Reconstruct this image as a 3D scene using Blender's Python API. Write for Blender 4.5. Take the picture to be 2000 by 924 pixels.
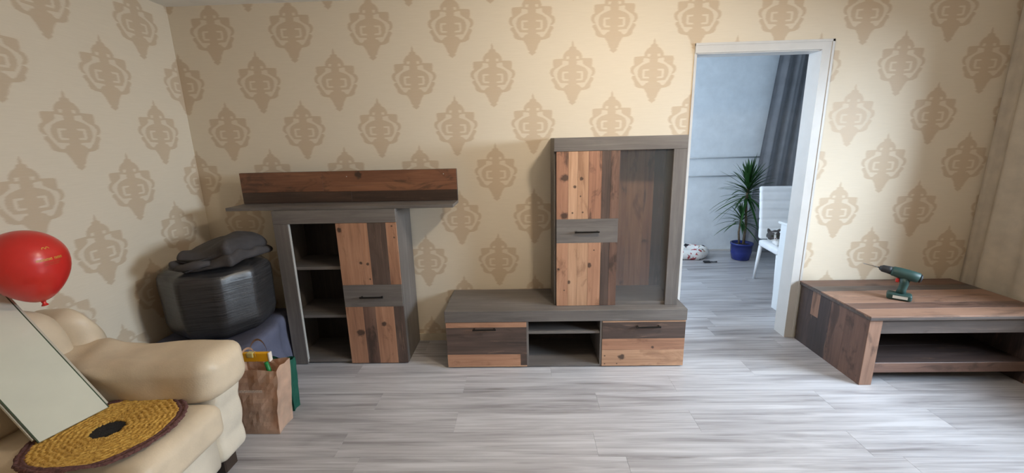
import bpy, bmesh, math, random
from mathutils import Vector, Matrix, noise
random.seed(7)
R = math.radians
for o in list(bpy.data.objects):
    bpy.data.objects.remove(o, do_unlink=True)
COL = bpy.context.scene.collection
SC = bpy.context.scene

# ------------------------------------------------------------------ camera
FPX, YAW, PITCH, ROLL = 810.37, -0.032, 0.2286, 0.0252
CAM = Vector((0.1949, -2.9365, 1.493))
_f = Vector((math.sin(YAW)*math.cos(PITCH), math.cos(YAW)*math.cos(PITCH), -math.sin(PITCH)))
_r = Vector((math.cos(YAW), -math.sin(YAW), 0)); _d = _f.cross(_r)
_c, _s = math.cos(ROLL), math.sin(ROLL)
AX_R = _c*_r + _s*_d; AX_D = -_s*_r + _c*_d; AX_F = _f
cam_data = bpy.data.cameras.new('camera'); cam = bpy.data.objects.new('camera', cam_data); COL.objects.link(cam)
cam_data.sensor_fit = 'HORIZONTAL'; cam_data.sensor_width = 36.0
cam_data.lens = FPX/2000*36.0; cam_data.clip_start = 0.02; cam_data.clip_end = 100
m = Matrix.Identity(4)
for i in range(3):
    m[i][0] = AX_R[i]; m[i][1] = -AX_D[i]; m[i][2] = -AX_F[i]; m[i][3] = CAM[i]
cam.matrix_world = m
SC.camera = cam

# ------------------------------------------------------------------ world, light, exposure
SC.view_settings.view_transform = 'Standard'; SC.view_settings.look = 'None'
SC.view_settings.gamma = 1.0; SC.view_settings.use_curve_mapping = False
SC.view_settings.exposure = -0.40
world = bpy.data.worlds.new('sky'); SC.world = world; world.use_nodes = True
bg = world.node_tree.nodes['Background']; bg.inputs['Color'].default_value = (0.62, 0.78, 1.0, 1); bg.inputs['Strength'].default_value = 1.0

def area(name, loc, direction, sx, sy, power, color, spread=180):
    l = bpy.data.lights.new(name, 'AREA'); l.shape = 'RECTANGLE'; l.size = sx; l.size_y = sy
    l.energy = power; l.color = color; l.spread = R(spread)
    o = bpy.data.objects.new(name, l); COL.objects.link(o); o.location = loc
    o.rotation_euler = Vector(direction).to_track_quat('-Z', 'Y').to_euler()
    return o
# daylight entering by the living-room window (right wall) and by the next room's window
area('daylight_living_room', (5.0, -2.3, 2.15), (-1, 0.42, -0.30), 2.2, 1.5, 770, (0.72, 0.85, 1.0))
area('daylight_next_room', (0.28, 1.30, 1.45), (1, 0, -0.05), 1.3, 1.2, 58, (0.66, 0.82, 1.0))
LAMP = (0.85, -1.40, 2.16)

# ------------------------------------------------------------------ small helpers
def srgb(r, g, b):
    def f(c):
        c /= 255.0
        return c/12.92 if c <= 0.04045 else ((c+0.055)/1.055)**2.4
    return (f(r), f(g), f(b), 1.0)

OFF = [Vector((0, 0, 0))]
def finish(name, me, mat, parent=None, smooth=False):
    o = bpy.data.objects.new(name, me); COL.objects.link(o)
    if mat is not None: me.materials.append(mat)
    if smooth:
        for p in me.polygons: p.use_smooth = True
    if parent is not None: o.parent = parent
    return o
def from_bm(name, bm, mat, parent=None, smooth=False):
    off = OFF[0]
    for v in bm.verts: v.co -= off
    bmesh.ops.recalc_face_normals(bm, faces=bm.faces)
    me = bpy.data.meshes.new(name); bm.to_mesh(me); bm.free()
    o = finish(name, me, mat, parent, smooth)
    if parent is None: o.location = off
    return o
def bm_box(bm, x0, x1, y0, y1, z0, z1, bevel=0.0, seg=1):
    g = bmesh.ops.create_cube(bm, size=1.0)
    vs = g['verts']
    for v in vs:
        v.co = Vector(((x0+x1)/2 + v.co.x*(x1-x0), (y0+y1)/2 + v.co.y*(y1-y0), (z0+z1)/2 + v.co.z*(z1-z0)))
    if bevel > 0:
        es = list({e for v in vs for e in v.link_edges})
        bmesh.ops.bevel(bm, geom=es, offset=bevel, segments=seg, affect='EDGES', profile=0.5)
def box(name, x0, x1, y0, y1, z0, z1, mat, parent=None, bevel=0.0, seg=1):
    bm = bmesh.new(); bm_box(bm, x0, x1, y0, y1, z0, z1, bevel, seg)
    return from_bm(name, bm, mat, parent, smooth=False)
def bm_tube(bm, pts, radii, seg=10, cap=True):
    pts = [Vector(p) for p in pts]
    if not isinstance(radii, (list, tuple)): radii = [radii]*len(pts)
    rings = []; prev = None
    for i, p in enumerate(pts):
        a = pts[max(i-1, 0)]; b = pts[min(i+1, len(pts)-1)]
        t = (b-a).normalized()
        if prev is None:
            u = t.orthogonal().normalized()
        else:
            u = (prev - t*prev.dot(t)).normalized()
        prev = u; w = t.cross(u)
        rings.append([bm.verts.new(p + radii[i]*(math.cos(2*math.pi*k/seg)*u + math.sin(2*math.pi*k/seg)*w)) for k in range(seg)])
    for a, b in zip(rings, rings[1:]):
        for k in range(seg):
            bm.faces.new((a[k], a[(k+1) % seg], b[(k+1) % seg], b[k]))
    if cap:
        bm.faces.new(rings[0][::-1]); bm.faces.new(rings[-1])
def tube(name, pts, radii, mat, parent=None, seg=10):
    bm = bmesh.new(); bm_tube(bm, pts, radii, seg)
    return from_bm(name, bm, mat, parent, smooth=True)
def bm_lathe(bm, prof, c=(0, 0, 0), seg=24):
    c = Vector(c); rings = []
    for r, z in prof:
        rings.append([bm.verts.new(c + Vector((r*math.cos(2*math.pi*k/seg), r*math.sin(2*math.pi*k/seg), z))) for k in range(seg)])
    for a, b in zip(rings, rings[1:]):
        for k in range(seg): bm.faces.new((a[k], a[(k+1) % seg], b[(k+1) % seg], b[k]))
    bm.faces.new(rings[0][::-1]); bm.faces.new(rings[-1])
def lathe(name, prof, c, mat, parent=None, seg=24):
    bm = bmesh.new(); bm_lathe(bm, prof, c, seg)
    return from_bm(name, bm, mat, parent, smooth=True)
def soft(name, x0, x1, y0, y1, z0, z1, r, mat, parent=None, n=14, fn=None):
    """cushion: a rounded box on a fine grid, then deformed by fn(p, unit)"""
    bm = bmesh.new(); bmesh.ops.create_cube(bm, size=2.0)
    bmesh.ops.subdivide_edges(bm, edges=bm.edges[:], cuts=n, use_grid_fill=True)
    c = Vector(((x0+x1)/2, (y0+y1)/2, (z0+z1)/2)); h = Vector(((x1-x0)/2, (y1-y0)/2, (z1-z0)/2))
    for v in bm.verts:
        q = v.co.copy()
        # denser sampling near the edges
        q = Vector([math.copysign(abs(a)**0.8, a) if a else 0.0 for a in q])
        p = Vector([q[i]*h[i] for i in range(3)])
        inn = Vector([max(-(h[i]-r), min(h[i]-r, p[i])) for i in range(3)])
        d = p-inn
        if d.length > 1e-9: p = inn + d.normalized()*r
        w = c+p
        if fn: w = fn(w, q)
        v.co = w
    return from_bm(name, bm, mat, parent, smooth=True)
def grid_sheet(name, fn, nu, nv, mat, parent=None, thick=0.0):
    bm = bmesh.new()
    vs = [[bm.verts.new(Vector(fn(i/nu, j/nv))) for j in range(nv+1)] for i in range(nu+1)]
    for i in range(nu):
        for j in range(nv):
            bm.faces.new((vs[i][j], vs[i+1][j], vs[i+1][j+1], vs[i][j+1]))
    if thick > 0:
        bmesh.ops.solidify(bm, geom=bm.faces[:], thickness=thick)
    return from_bm(name, bm, mat, parent, smooth=True)
def blob(name, balls, mat, parent=None, voxel=0.01, smooth_it=6):
    """one continuous surface from overlapping ellipsoids (centre, radii, rotation z)"""
    bm = bmesh.new()
    for b in balls:
        c, rad = Vector(b[0]), Vector(b[1]); rot = b[2] if len(b) > 2 else Matrix.Identity(3)
        g = bmesh.ops.create_icosphere(bm, subdivisions=3, radius=1.0)
        for v in g['verts']:
            v.co = c + rot @ Vector((v.co.x*rad.x, v.co.y*rad.y, v.co.z*rad.z))
    off = OFF[0]
    for v in bm.verts: v.co -= off
    me = bpy.data.meshes.new(name+'_src'); bm.to_mesh(me); bm.free()
    o = bpy.data.objects.new(name+'_src', me); COL.objects.link(o)
    md = o.modifiers.new('r', 'REMESH'); md.mode = 'VOXEL'; md.voxel_size = voxel
    ms = o.modifiers.new('s', 'SMOOTH'); ms.iterations = smooth_it; ms.factor = 0.5
    dg = bpy.context.evaluated_depsgraph_get()
    me2 = bpy.data.meshes.new_from_object(o.evaluated_get(dg)); me2.name = name
    bpy.data.objects.remove(o, do_unlink=True); bpy.data.meshes.remove(me)
    r = finish(name, me2, mat, parent, True)
    if parent is None: r.location = off
    return r
def thing(name, label, cat, loc, group=None, rotz=0.0):
    o = bpy.data.objects.new(name, None); COL.objects.link(o); o.location = loc; o.rotation_euler = (0, 0, rotz)
    o.empty_display_size = 0.1
    tag(o, label, cat, group); OFF[0] = Vector(loc) if rotz == 0 else Vector((0, 0, 0))
    return o
def tag(o, label=None, cat=None, group=None, kind=None):
    if label: o['label'] = label
    if cat: o['category'] = cat
    if group: o['group'] = group
    if kind: o['kind'] = kind
    return o
def world_space(): OFF[0] = Vector((0, 0, 0))
def struct(o): o['kind'] = 'structure'; return o

# ------------------------------------------------------------------ materials
class NT:
    def __init__(s, name):
        s.m = bpy.data.materials.new(name); s.m.use_nodes = True
        s.t = s.m.node_tree; s.b = s.t.nodes['Principled BSDF']
    def n(s, typ, **kw):
        nd = s.t.nodes.new(typ)
        for k, v in kw.items(): setattr(nd, k, v)
        return nd
    def l(s, a, b): s.t.links.new(a, b)
    def math(s, op, a, b=None, c=None, clamp=False):
        nd = s.n('ShaderNodeMath', operation=op); nd.use_clamp = clamp
        for i, v in enumerate((a, b, c)):
            if v is None: continue
            if hasattr(v, 'links'): s.l(v, nd.inputs[i])
            else: nd.inputs[i].default_value = v
        return nd.outputs[0]
    def mix(s, fac, a, b, typ='MIX'):
        nd = s.n('ShaderNodeMix', data_type='RGBA', blend_type=typ)
        for i, v in ((0, fac), (6, a), (7, b)):
            if hasattr(v, 'links'): s.l(v, nd.inputs[i])
            else: nd.inputs[i].default_value = v
        return nd.outputs[2]
    def noise(s, vec, scale=5, detail=4, rough=0.55, dist=0.0):
        nd = s.n('ShaderNodeTexNoise'); nd.inputs['Scale'].default_value = scale; nd.inputs['Detail'].default_value = detail
        nd.inputs['Roughness'].default_value = rough; nd.inputs['Distortion'].default_value = dist
        if vec is not None: s.l(vec, nd.inputs['Vector'])
        return nd.outputs['Fac']
    def ramp(s, fac, stops):
        nd = s.n('ShaderNodeValToRGB'); cr = nd.color_ramp
        while len(cr.elements) < len(stops): cr.elements.new(0.5)
        for e, (p, c) in zip(cr.elements, stops): e.position = p; e.color = c
        s.l(fac, nd.inputs[0]); return nd.outputs[0]
    def map(s, vec, scale=(1, 1, 1), loc=(0, 0, 0)):
        nd = s.n('ShaderNodeMapping'); nd.inputs['Scale'].default_value = scale; nd.inputs['Location'].default_value = loc
        s.l(vec, nd.inputs['Vector']); return nd.outputs[0]
    def objco(s): return s.n('ShaderNodeTexCoord').outputs['Object']
    def rnd(s): return s.n('ShaderNodeObjectInfo').outputs['Random']
    def bump(s, h, strength=0.3, dist=0.002):
        nd = s.n('ShaderNodeBump'); nd.inputs['Strength'].default_value = strength; nd.inputs['Distance'].default_value = dist
        s.l(h, nd.inputs['Height']); s.l(nd.outputs[0], s.b.inputs['Normal'])
    def color(s, c):
        if hasattr(c, 'links'): s.l(c, s.b.inputs['Base Color'])
        else: s.b.inputs['Base Color'].default_value = c
    def set(s, **kw):
        for k, v in kw.items(): s.b.inputs[k.replace('_', ' ')].default_value = v
        return s

def plain(name, c, rough=0.5, metal=0.0, var=0.06, scale=8, bump=0.0, bscale=60, spec=0.5, **kw):
    k = NT(name); v = k.objco()
    f = k.noise(v, scale, 4)
    d = tuple(max(0, x*(1-var*2)) for x in c[:3])+(1,); e = tuple(min(1, x*(1+var*2)) for x in c[:3])+(1,)
    k.color(k.ramp(f, [(0.3, d), (0.7, e)]))
    k.set(Roughness=rough, Metallic=metal); k.b.inputs['Specular IOR Level'].default_value = spec
    if bump > 0: k.bump(k.noise(v, bscale, 5), bump, 0.003)
    for a, b in kw.items(): k.b.inputs[a.replace('_', ' ')].default_value = b
    return k.m

AXS = {'x': (1.1, 26, 26), 'y': (26, 1.1, 26), 'z': (26, 26, 1.1)}
def wood(name, lo, mid, hi, axis='z', stain=None, stain_amt=0.0, knots=(), rough=0.5, scr=0.0, seed=0.0):
    k = NT(name); v = k.objco(); rnd = k.rnd()
    cmb = k.n('ShaderNodeCombineXYZ')
    for i, a in enumerate((13.7, 7.3, 5.1)): k.l(k.math('MULTIPLY_ADD', rnd, a, seed), cmb.inputs[i])
    add = k.n('ShaderNodeVectorMath', operation='ADD'); k.l(v, add.inputs[0]); k.l(cmb.outputs[0], add.inputs[1])
    vo = add.outputs[0]
    g = k.noise(k.map(vo, AXS[axis]), 1.6, 8, 0.70, 0.9)
    big = k.noise(k.map(vo, tuple(a*0.16 if a > 2 else a for a in AXS[axis])), 1.5, 3, 0.5, 0.4)
    col = k.ramp(k.math('ADD', k.math('MULTIPLY', g, 0.6), k.math('MULTIPLY', big, 0.4)), [(0.30, lo), (0.50, mid), (0.68, hi)])
    if stain_amt > 0:
        sm = k.noise(k.map(vo, tuple(a*0.3 if a > 2 else a*2.5 for a in AXS[axis])), 1.3, 5, 0.6, 1.0)
        fac = k.math('MULTIPLY', k.math('MULTIPLY', k.math('SUBTRACT', sm, 0.54), 9.0, clamp=True), stain_amt)
        col = k.mix(fac, col, stain)
    if scr > 0:   # pale scuffs along the grain
        sm = k.noise(k.map(vo, tuple(a*0.9 if a > 2 else a*2 for a in AXS[axis])), 1.2, 6, 0.7, 0.5)
        col = k.mix(k.math('MULTIPLY', k.math('MULTIPLY', k.math('SUBTRACT', sm, 0.60), 10.0, clamp=True), scr), col, srgb(150, 118, 98))
    if knots:
        wob = k.noise(v, 45, 4)
        for kx, ky, kz, kr in knots:
            dn = k.n('ShaderNodeVectorMath', operation='DISTANCE'); k.l(v, dn.inputs[0]); dn.inputs[1].default_value = (kx, ky, kz)
            dd = k.math('ADD', dn.outputs['Value'], k.math('MULTIPLY', k.math('SUBTRACT', wob, 0.5), kr*1.4))
            fac = k.math('MULTIPLY', k.math('SUBTRACT', kr, dd), 2.2/kr, clamp=True)
            col = k.mix(k.math('MULTIPLY', fac, 0.85), col, srgb(48, 36, 30))
    k.color(col); k.set(Roughness=rough)
    k.bump(g, 0.18, 0.001)
    return k.m

def bandcurve(k, pts, fac):
    nd = k.n('ShaderNodeFloatCurve'); c = nd.mapping.curves[0]
    pts = sorted(pts)
    while len(c.points) < len(pts): c.points.new(0.5, 0.5)
    for p, (x, y) in zip(c.points, pts): p.location = (x, y); p.handle_type = 'VECTOR'
    nd.mapping.update(); k.l(fac, nd.inputs['Value']); return nd.outputs[0]
def T(y): return (y-45)/845.0
def wallpaper(name, axis, offset):
    """cream damask paper: repeat 53 x 64 cm, half-drop medallions"""
    k = NT(name); v = k.objco()
    sep = k.n('ShaderNodeSeparateXYZ'); k.l(v, sep.inputs[0])
    u0 = k.math('ADD', sep.outputs[axis], offset); z0 = sep.outputs[2]
    # horizontal slub of the weave
    cmb = k.n('ShaderNodeCombineXYZ'); k.l(k.math('MULTIPLY', u0, 9.0), cmb.inputs[0]); k.l(k.math('MULTIPLY', z0, 190.0), cmb.inputs[1])
    slub = k.noise(cmb.outputs[0], 1.0, 2, 0.6)
    cm2 = k.n('ShaderNodeCombineXYZ'); k.l(k.math('MULTIPLY', u0, 60.0), cm2.inputs[0]); k.l(k.math('MULTIPLY', z0, 420.0), cm2.inputs[1])
    rag = k.noise(cm2.outputs[0], 1.0, 3, 0.6)
    S = 325.0
    outline = [(T(45), 8/S), (T(75), 25/S), (T(120), 30/S), (T(128), 56/S), (T(160), 66/S), (T(176), 100/S), (T(215), 134/S), (T(250), 146/S), (T(272), 140/S), (T(277), 276/S), (T(300), 284/S),
               (T(345), 282/S), (T(385), 276/S), (T(398), 306/S), (T(420), 320/S), (T(450), 325/S), (T(475), 320/S), (T(505), 296/S), (T(514), 252/S), (T(526), 296/S), (T(550), 305/S), (T(575), 286/S), (T(605), 266/S), (T(640), 262/S), (T(662), 248/S), (T(682), 205/S), (T(692), 134/S),
               (T(720), 116/S), (T(750), 96/S), (T(770), 88/S), (T(810), 75/S), (T(833), 50/S), (T(846), 66/S), (T(862), 48/S), (T(884), 14/S), (T(890), 0)]
    lo_a = [(0, 1), (T(296), 1), (T(299), 110/S), (T(308), 60/S), (T(352), 58/S), (T(366), 104/S), (T(384), 150/S), (T(410), 190/S), (T(440), 206/S), (T(470), 214/S), (T(500), 212/S), (T(530), 208/S), (T(560), 186/S), (T(588), 172/S), (T(594), 62/S), (T(612), 62/S), (T(620), 96/S), (T(640), 112/S), (T(655), 128/S), (T(662), 1), (1, 1)]
    hi_a = [(0, 0), (T(296), 0), (T(299), 134/S), (T(345), 138/S), (T(366), 168/S), (T(385), 198/S), (T(410), 240/S), (T(440), 264/S), (T(470), 264/S), (T(500), 248/S), (T(530), 236/S), (T(560), 220/S), (T(590), 202/S), (T(612), 184/S), (T(640), 164/S), (T(655), 144/S), (T(662), 0), (1, 0)]
    lo_b = [(0, 1), (T(242), 1), (T(245), 48/S), (T(282), 54/S), (T(285), 1), (T(437), 1), (T(440), 60/S), (T(460), 60/S), (T(463), 118/S), (T(538), 118/S), (T(541), 56/S), (T(560), 56/S), (T(563), 1), (1, 1)]
    hi_b = [(0, 0), (T(242), 0), (T(245), 82/S), (T(282), 84/S), (T(285), 0), (T(437), 0), (T(440), 136/S), (T(460), 143/S), (T(538), 143/S), (T(560), 128/S), (T(563), 0), (1, 0)]
    total = None
    for s in (0, 1):
        uu = k.math('ABSOLUTE', k.math('SUBTRACT', k.math('FRACT', k.math('MULTIPLY_ADD', u0, 1/.53, 0.5 - 0.5*s)), 0.5))
        un = k.math('MULTIPLY_ADD', uu, .53/.156, 0.0)
        un = k.math('ADD', un, k.math('MULTIPLY', k.math('SUBTRACT', rag, 0.5), 0.17))
        tb = k.math('FRACT', k.math('MULTIPLY_ADD', z0, 1/.639, -1.71/.639 + 0.5*s + 10))
        t = k.math('SUBTRACT', 1.0, k.math('MULTIPLY', tb, .639/.4056))
        O = bandcurve(k, outline, t)
        inside = k.math('MULTIPLY', k.math('SUBTRACT', O, un), 12.0, clamp=True)
        inside = k.math('MULTIPLY', inside, k.math('GREATER_THAN', t, 0.0))
        for lo, hi in ((lo_a, hi_a), (lo_b, hi_b)):
            L = bandcurve(k, lo, t); H = bandcurve(k, hi, t)
            g = k.math('MINIMUM', k.math('SUBTRACT', un, L), k.math('SUBTRACT', H, un))
            inside = k.math('MULTIPLY', inside, k.math('SUBTRACT', 1.0, k.math('MULTIPLY', k.math('MULTIPLY', k.math('ADD', g, .045), 14.0, clamp=True), 0.85)))
        total = inside if total is None else k.math('MAXIMUM', total, inside)
    total = k.math('MULTIPLY', total, k.math('MULTIPLY_ADD', slub, 0.75, 0.55), clamp=True)
    base = k.mix(k.math('MULTIPLY', slub, 0.5), srgb(223, 211, 191), srgb(203, 190, 169))
    mot = k.mix(slub, srgb(190, 169, 143), srgb(205, 186, 161))
    k.color(k.mix(total, base, mot))
    k.l(k.math('MULTIPLY_ADD', total, -0.12, 0.62), k.b.inputs['Roughness'])
    k.b.inputs['Specular IOR Level'].default_value = 0.35
    k.bump(k.math('ADD', k.math('MULTIPLY', rag, 0.5), k.math('MULTIPLY', total, 0.6)), 0.22, 0.0015)
    return k.m

def floor_mat():
    k = NT('grey_laminate'); v = k.objco(); rnd = k.rnd()
    cmb = k.n('ShaderNodeCombineXYZ')
    for i, a in enumerate((31.0, 17.0, 3.0)): k.l(k.math('MULTIPLY', rnd, a), cmb.inputs[i])
    add = k.n('ShaderNodeVectorMath', operation='ADD'); k.l(v, add.inputs[0]); k.l(cmb.outputs[0], add.inputs[1])
    fine = k.noise(k.map(add.outputs[0], (1.0, 30, 1)), 1.5, 7, 0.6, 0.8)
    cloud = k.noise(k.map(add.outputs[0], (0.75, 7, 1)), 1.4, 4, 0.55, 0.9)
    f = k.math('ADD', k.math('MULTIPLY', fine, 0.5), k.math('MULTIPLY', cloud, 0.5))
    f = k.math('ADD', f, k.math('MULTIPLY', k.math('SUBTRACT', rnd, 0.5), 0.07))
    col = k.ramp(f, [(0.33, srgb(126, 122, 123)), (0.47, srgb(165, 162, 164)), (0.62, srgb(192, 190, 192))])
    kn = k.n('ShaderNodeTexVoronoi'); kn.inputs['Scale'].default_value = 1.0
    k.l(k.map(add.outputs[0], (1.1, 4.2, 1)), kn.inputs['Vector'])
    kd = k.math('ADD', kn.outputs['Distance'], k.math('MULTIPLY', k.math('SUBTRACT', fine, 0.5), 0.22))
    col = k.mix(k.math('MULTIPLY', k.math('MULTIPLY', k.math('SUBTRACT', 0.085, kd), 14.0, clamp=True), 0.5), col, srgb(92, 84, 78))
    k.color(col); k.set(Roughness=0.36); k.b.inputs['Specular IOR Level'].default_value = 0.45
    k.bump(fine, 0.12, 0.001)
    return k.m

def glass_mat(name, tint, refl=0.10, glare=0.0, glarecol=(0.6, 0.66, 0.72, 1)):
    k = NT(name); t = k.t
    tr = k.n('ShaderNodeBsdfTransparent'); tr.inputs[0].default_value = tint
    gl = k.n('ShaderNodeBsdfGlossy'); gl.inputs['Roughness'].default_value = 0.05
    lw = k.n('ShaderNodeLayerWeight'); fr = k.n('ShaderNodeMath', operation='POWER'); k.l(lw.outputs['Facing'], fr.inputs[0]); fr.inputs[1].default_value = 4.0
    mx = k.n('ShaderNodeMixShader'); k.l(k.math('MULTIPLY_ADD', fr.outputs[0], 0.9, refl), mx.inputs[0]); k.l(tr.outputs[0], mx.inputs[1]); k.l(gl.outputs[0], mx.inputs[2])
    out = t.nodes['Material Output']; res = mx.outputs[0]
    if glare > 0:
        df = k.n('ShaderNodeBsdfDiffuse'); df.inputs[0].default_value = glarecol
        m2 = k.n('ShaderNodeMixShader'); m2.inputs[0].default_value = glare; k.l(res, m2.inputs[1]); k.l(df.outputs[0], m2.inputs[2]); res = m2.outputs[0]
    k.l(res, out.inputs['Surface'])
    return k.m

M = {}
M['paper_back'] = wallpaper('damask_paper_back', 0, 0.0)
M['paper_left'] = wallpaper('damask_paper_left', 1, -2.131)
M['paper_right'] = wallpaper('damask_paper_right', 1, 0.2)
M['floor'] = floor_mat()
M['subfloor'] = plain('subfloor', srgb(60, 56, 52), 0.9)
M['ceiling'] = plain('ceiling_paint', srgb(238, 236, 231), 0.85, var=0.02)
M['white_paint'] = plain('white_paint', srgb(202, 200, 197), 0.42, var=0.02)
M['skirting'] = plain('pale_skirting', srgb(206, 194, 172), 0.5, var=0.05)
M['blue_wall'] = plain('pale_grey_plaster', srgb(226, 231, 235), 0.85, var=0.03, bump=0.1, bscale=120)
def matera(name, axis, seed):
    return wood(name, srgb(78, 73, 70), srgb(102, 96, 92), srgb(122, 116, 111), axis, srgb(90, 86, 83), 0.4, (), 0.5, 0.0, seed)
M['grey_x'] = matera('grey_ash_x', 'x', 1.0); M['grey_z'] = matera('grey_ash_z', 'z', 2.0); M['grey_y'] = matera('grey_ash_y', 'y', 3.0)
WC = {
 'tan': (srgb(140, 104, 80), srgb(174, 135, 106), srgb(194, 156, 127)),
 'orange': (srgb(122, 86, 67), srgb(162, 119, 93), srgb(184, 141, 113)),
 'rust': (srgb(112, 76, 60), srgb(148, 106, 84), srgb(168, 126, 101)),
 'brown': (srgb(72, 54, 47), srgb(102, 76, 64), srgb(128, 99, 84)),
 'dark': (srgb(54, 44, 40), srgb(78, 63, 56), srgb(104, 84, 74)),
 'tt': (srgb(108, 80, 66), srgb(138, 106, 88), srgb(156, 122, 102)),
 'tb': (srgb(80, 60, 52), srgb(108, 82, 71), srgb(130, 100, 86)),
 'td': (srgb(44, 37, 36), srgb(62, 51, 49), srgb(84, 69, 64)),
 'greyd': (srgb(58, 51, 48), srgb(82, 73, 69), srgb(108, 97, 92)),
}
_wm = {}
def W(kind, axis='z', knots=(), scr=None, stain=None):
    key = (kind, axis, tuple(knots), scr, stain)
    if key not in _wm:
        lo, mi, hi = WC[kind]
        st = {'tan': .45, 'orange': .65, 'rust': .75, 'brown': .8, 'dark': .5, 'greyd': .4, 'tt': .5, 'tb': .7, 'td': .5}[kind] if stain is None else stain
        sc = (0.6 if kind in ('dark', 'greyd', 'brown', 'td') else 0.0) if scr is None else scr
        _wm[key] = wood('reclaimed_%s_%s' % (kind, axis), lo, mi, hi, axis, srgb(52, 40, 34) if kind not in ('tan', 'orange') else srgb(108, 72, 52), st, knots, 0.48, sc, len(_wm)*3.1)
    return _wm[key]
M['inner_dark'] = wood('dark_interior', srgb(34, 28, 25), srgb(48, 40, 36), srgb(62, 52, 46), 'z', srgb(30, 25, 22), 0.4)
M['black_metal'] = plain('black_metal', srgb(28, 26, 25), 0.35, 0.6, var=0.03)
M['edge_light'] = plain('pale_board_edge', srgb(172, 168, 162), 0.4, var=0.04)
M['cab_glass'] = glass_mat('cabinet_glass', (0.95, 0.95, 0.94, 1), 0.035, 0.045, (0.50, 0.55, 0.60, 1))  # bluish diffuse veil mixed into the pane, painting the glare on it
M['win_glass'] = glass_mat('window_glass', (0.97, 0.98, 0.98, 1), 0.0)
M['leather'] = plain('cream_leather', srgb(211, 193, 167), 0.45, var=0.06, scale=5, bump=0.25, bscale=140)
M['leather_light'] = plain('cream_leather_pale', srgb(212, 201, 182), 0.45, var=0.05, scale=5, bump=0.25, bscale=140)

# ------------------------------------------------------------------ the setting
XL, XR, YF, YB, H = -2.135, 3.42, -3.45, 0.0, 2.40
DX0, DX1, DZ, WT = 1.333, 2.135, 2.012, 0.10
world_space()
sub = struct(box('floor', XL-0.1, 4.45, YF-0.1, 2.54, -0.06, -0.010, M['subfloor']))
def plank(x0, x1, y0, y1):
    g = 0.0003; bm = bmesh.new(); c = 0.0007
    lo = [(x0+g, y0+g), (x1-g, y0+g), (x1-g, y1-g), (x0+g, y1-g)]
    hi = [(x0+g+c, y0+g+c), (x1-g-c, y0+g+c), (x1-g-c, y1-g-c), (x0+g+c, y1-g-c)]
    A = [bm.verts.new((x, y, -0.010)) for x, y in lo]; B = [bm.verts.new((x, y, -c*0.6)) for x, y in lo]; C = [bm.verts.new((x, y, 0)) for x, y in hi]
    for P, Q in ((A, B), (B, C)):
        for i in range(4): bm.faces.new((P[i], P[(i+1) % 4], Q[(i+1) % 4], Q[i]))
    bm.faces.new(C)
    return from_bm('plank', bm, M['floor'], sub)
JOINT = {-4: -0.2, -5: 0.60, -6: -0.2, -7: -0.76, -8: 1.95, -3: 0.35, -2: 1.15, -1: -0.55}
PW, PL = 0.175, 1.29
rng = random.Random(3)
row = -20
while row*PW < 2.44:
    y0, y1 = row*PW, min((row+1)*PW, 2.44)
    if y1 <= YF: row += 1; continue
    xa, xb = (XL, XR) if row < 0 else (0.45, 4.3)
    j = JOINT.get(row, rng.uniform(-1, 1)); x = j - PL*math.ceil((j-xa)/PL)
    while x < xb:
        a, b = max(x, xa), min(x+PL, xb)
        if b-a > 0.02: plank(a, b, max(y0, YF), y1)
        x += PL
    row += 1

def multi(name, boxes, mat):
    bm = bmesh.new()
    for b in boxes: bm_box(bm, *b)
    return struct(from_bm(name, bm, mat))
wb = multi('wall_back', [(XL-0.1, DX0, 0, WT, 0, H), (DX1, XR+0.1, 0, WT, 0, H), (DX0, DX1, 0, WT, DZ, H)], M['paper_back'])
multi('wall_left', [(XL-0.1, XL, YF-0.1, 0, 0, H)], M['paper_left'])
multi('wall_front', [(XL-0.1, XR+0.1, YF-0.1, YF, 0, H)], M['paper_back'])
WY0, WY1, WZ0, WZ1 = -2.35, -0.86, 0.70, 2.00
multi('wall_right', [(XR, XR+0.1, YF, WY0, 0, H), (XR, XR+0.1, WY1, 0, 0, H), (XR, XR+0.1, WY0, WY1, 0, WZ0), (XR, XR+0.1, WY0, WY1, WZ1, H)], M['paper_right'])
multi('ceiling', [(XL-0.1, XR+0.1, YF-0.1, WT, H, H+0.05)], M['ceiling'])
# window in the right wall
wf = struct(multi('window_1', [(XR+0.02, XR+0.08, WY0, WY0+0.06, WZ0, WZ1), (XR+0.02, XR+0.08, WY1-0.06, WY1, WZ0, WZ1), (XR+0.02, XR+0.08, WY0, WY1, WZ0, WZ0+0.06), (XR+0.02, XR+0.08, WY0, WY1, WZ1-0.06, WZ1)], M['white_paint']))
box('pane', XR+0.045, XR+0.053, WY0+0.05, WY1-0.05, WZ0+0.05, WZ1-0.05, M['win_glass'], wf)
# next room
NX0, NX1, NY1, NH = 0.45, 4.3, 2.44, 2.50
multi('wall_next_room_back', [(NX0-0.1, NX1+0.1, NY1, NY1+0.1, 0, NH)], M['blue_wall'])
multi('wall_next_room_right', [(NX1, NX1+0.1, WT, NY1, 0, NH)], M['blue_wall'])
multi('wall_next_room_left', [(NX0-0.1, NX0, WT, 0.60, 0, NH), (NX0-0.1, NX0, 2.0, NY1, 0, NH), (NX0-0.1, NX0, 0.60, 2.0, 0, 0.8), (NX0-0.1, NX0, 0.60, 2.0, 2.1, NH)], M['blue_wall'])
multi('wall_next_room_front', [(NX0-0.1, DX0, WT, WT+0.01, 0, NH), (DX1, NX1+0.1, WT, WT+0.01, 0, NH), (DX0, DX1, WT, WT+0.01, DZ, NH)], M['blue_wall'])
multi('ceiling_next_room', [(NX0-0.1, NX1+0.1, WT, NY1+0.1, NH, NH+0.05)], M['ceiling'])
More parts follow.
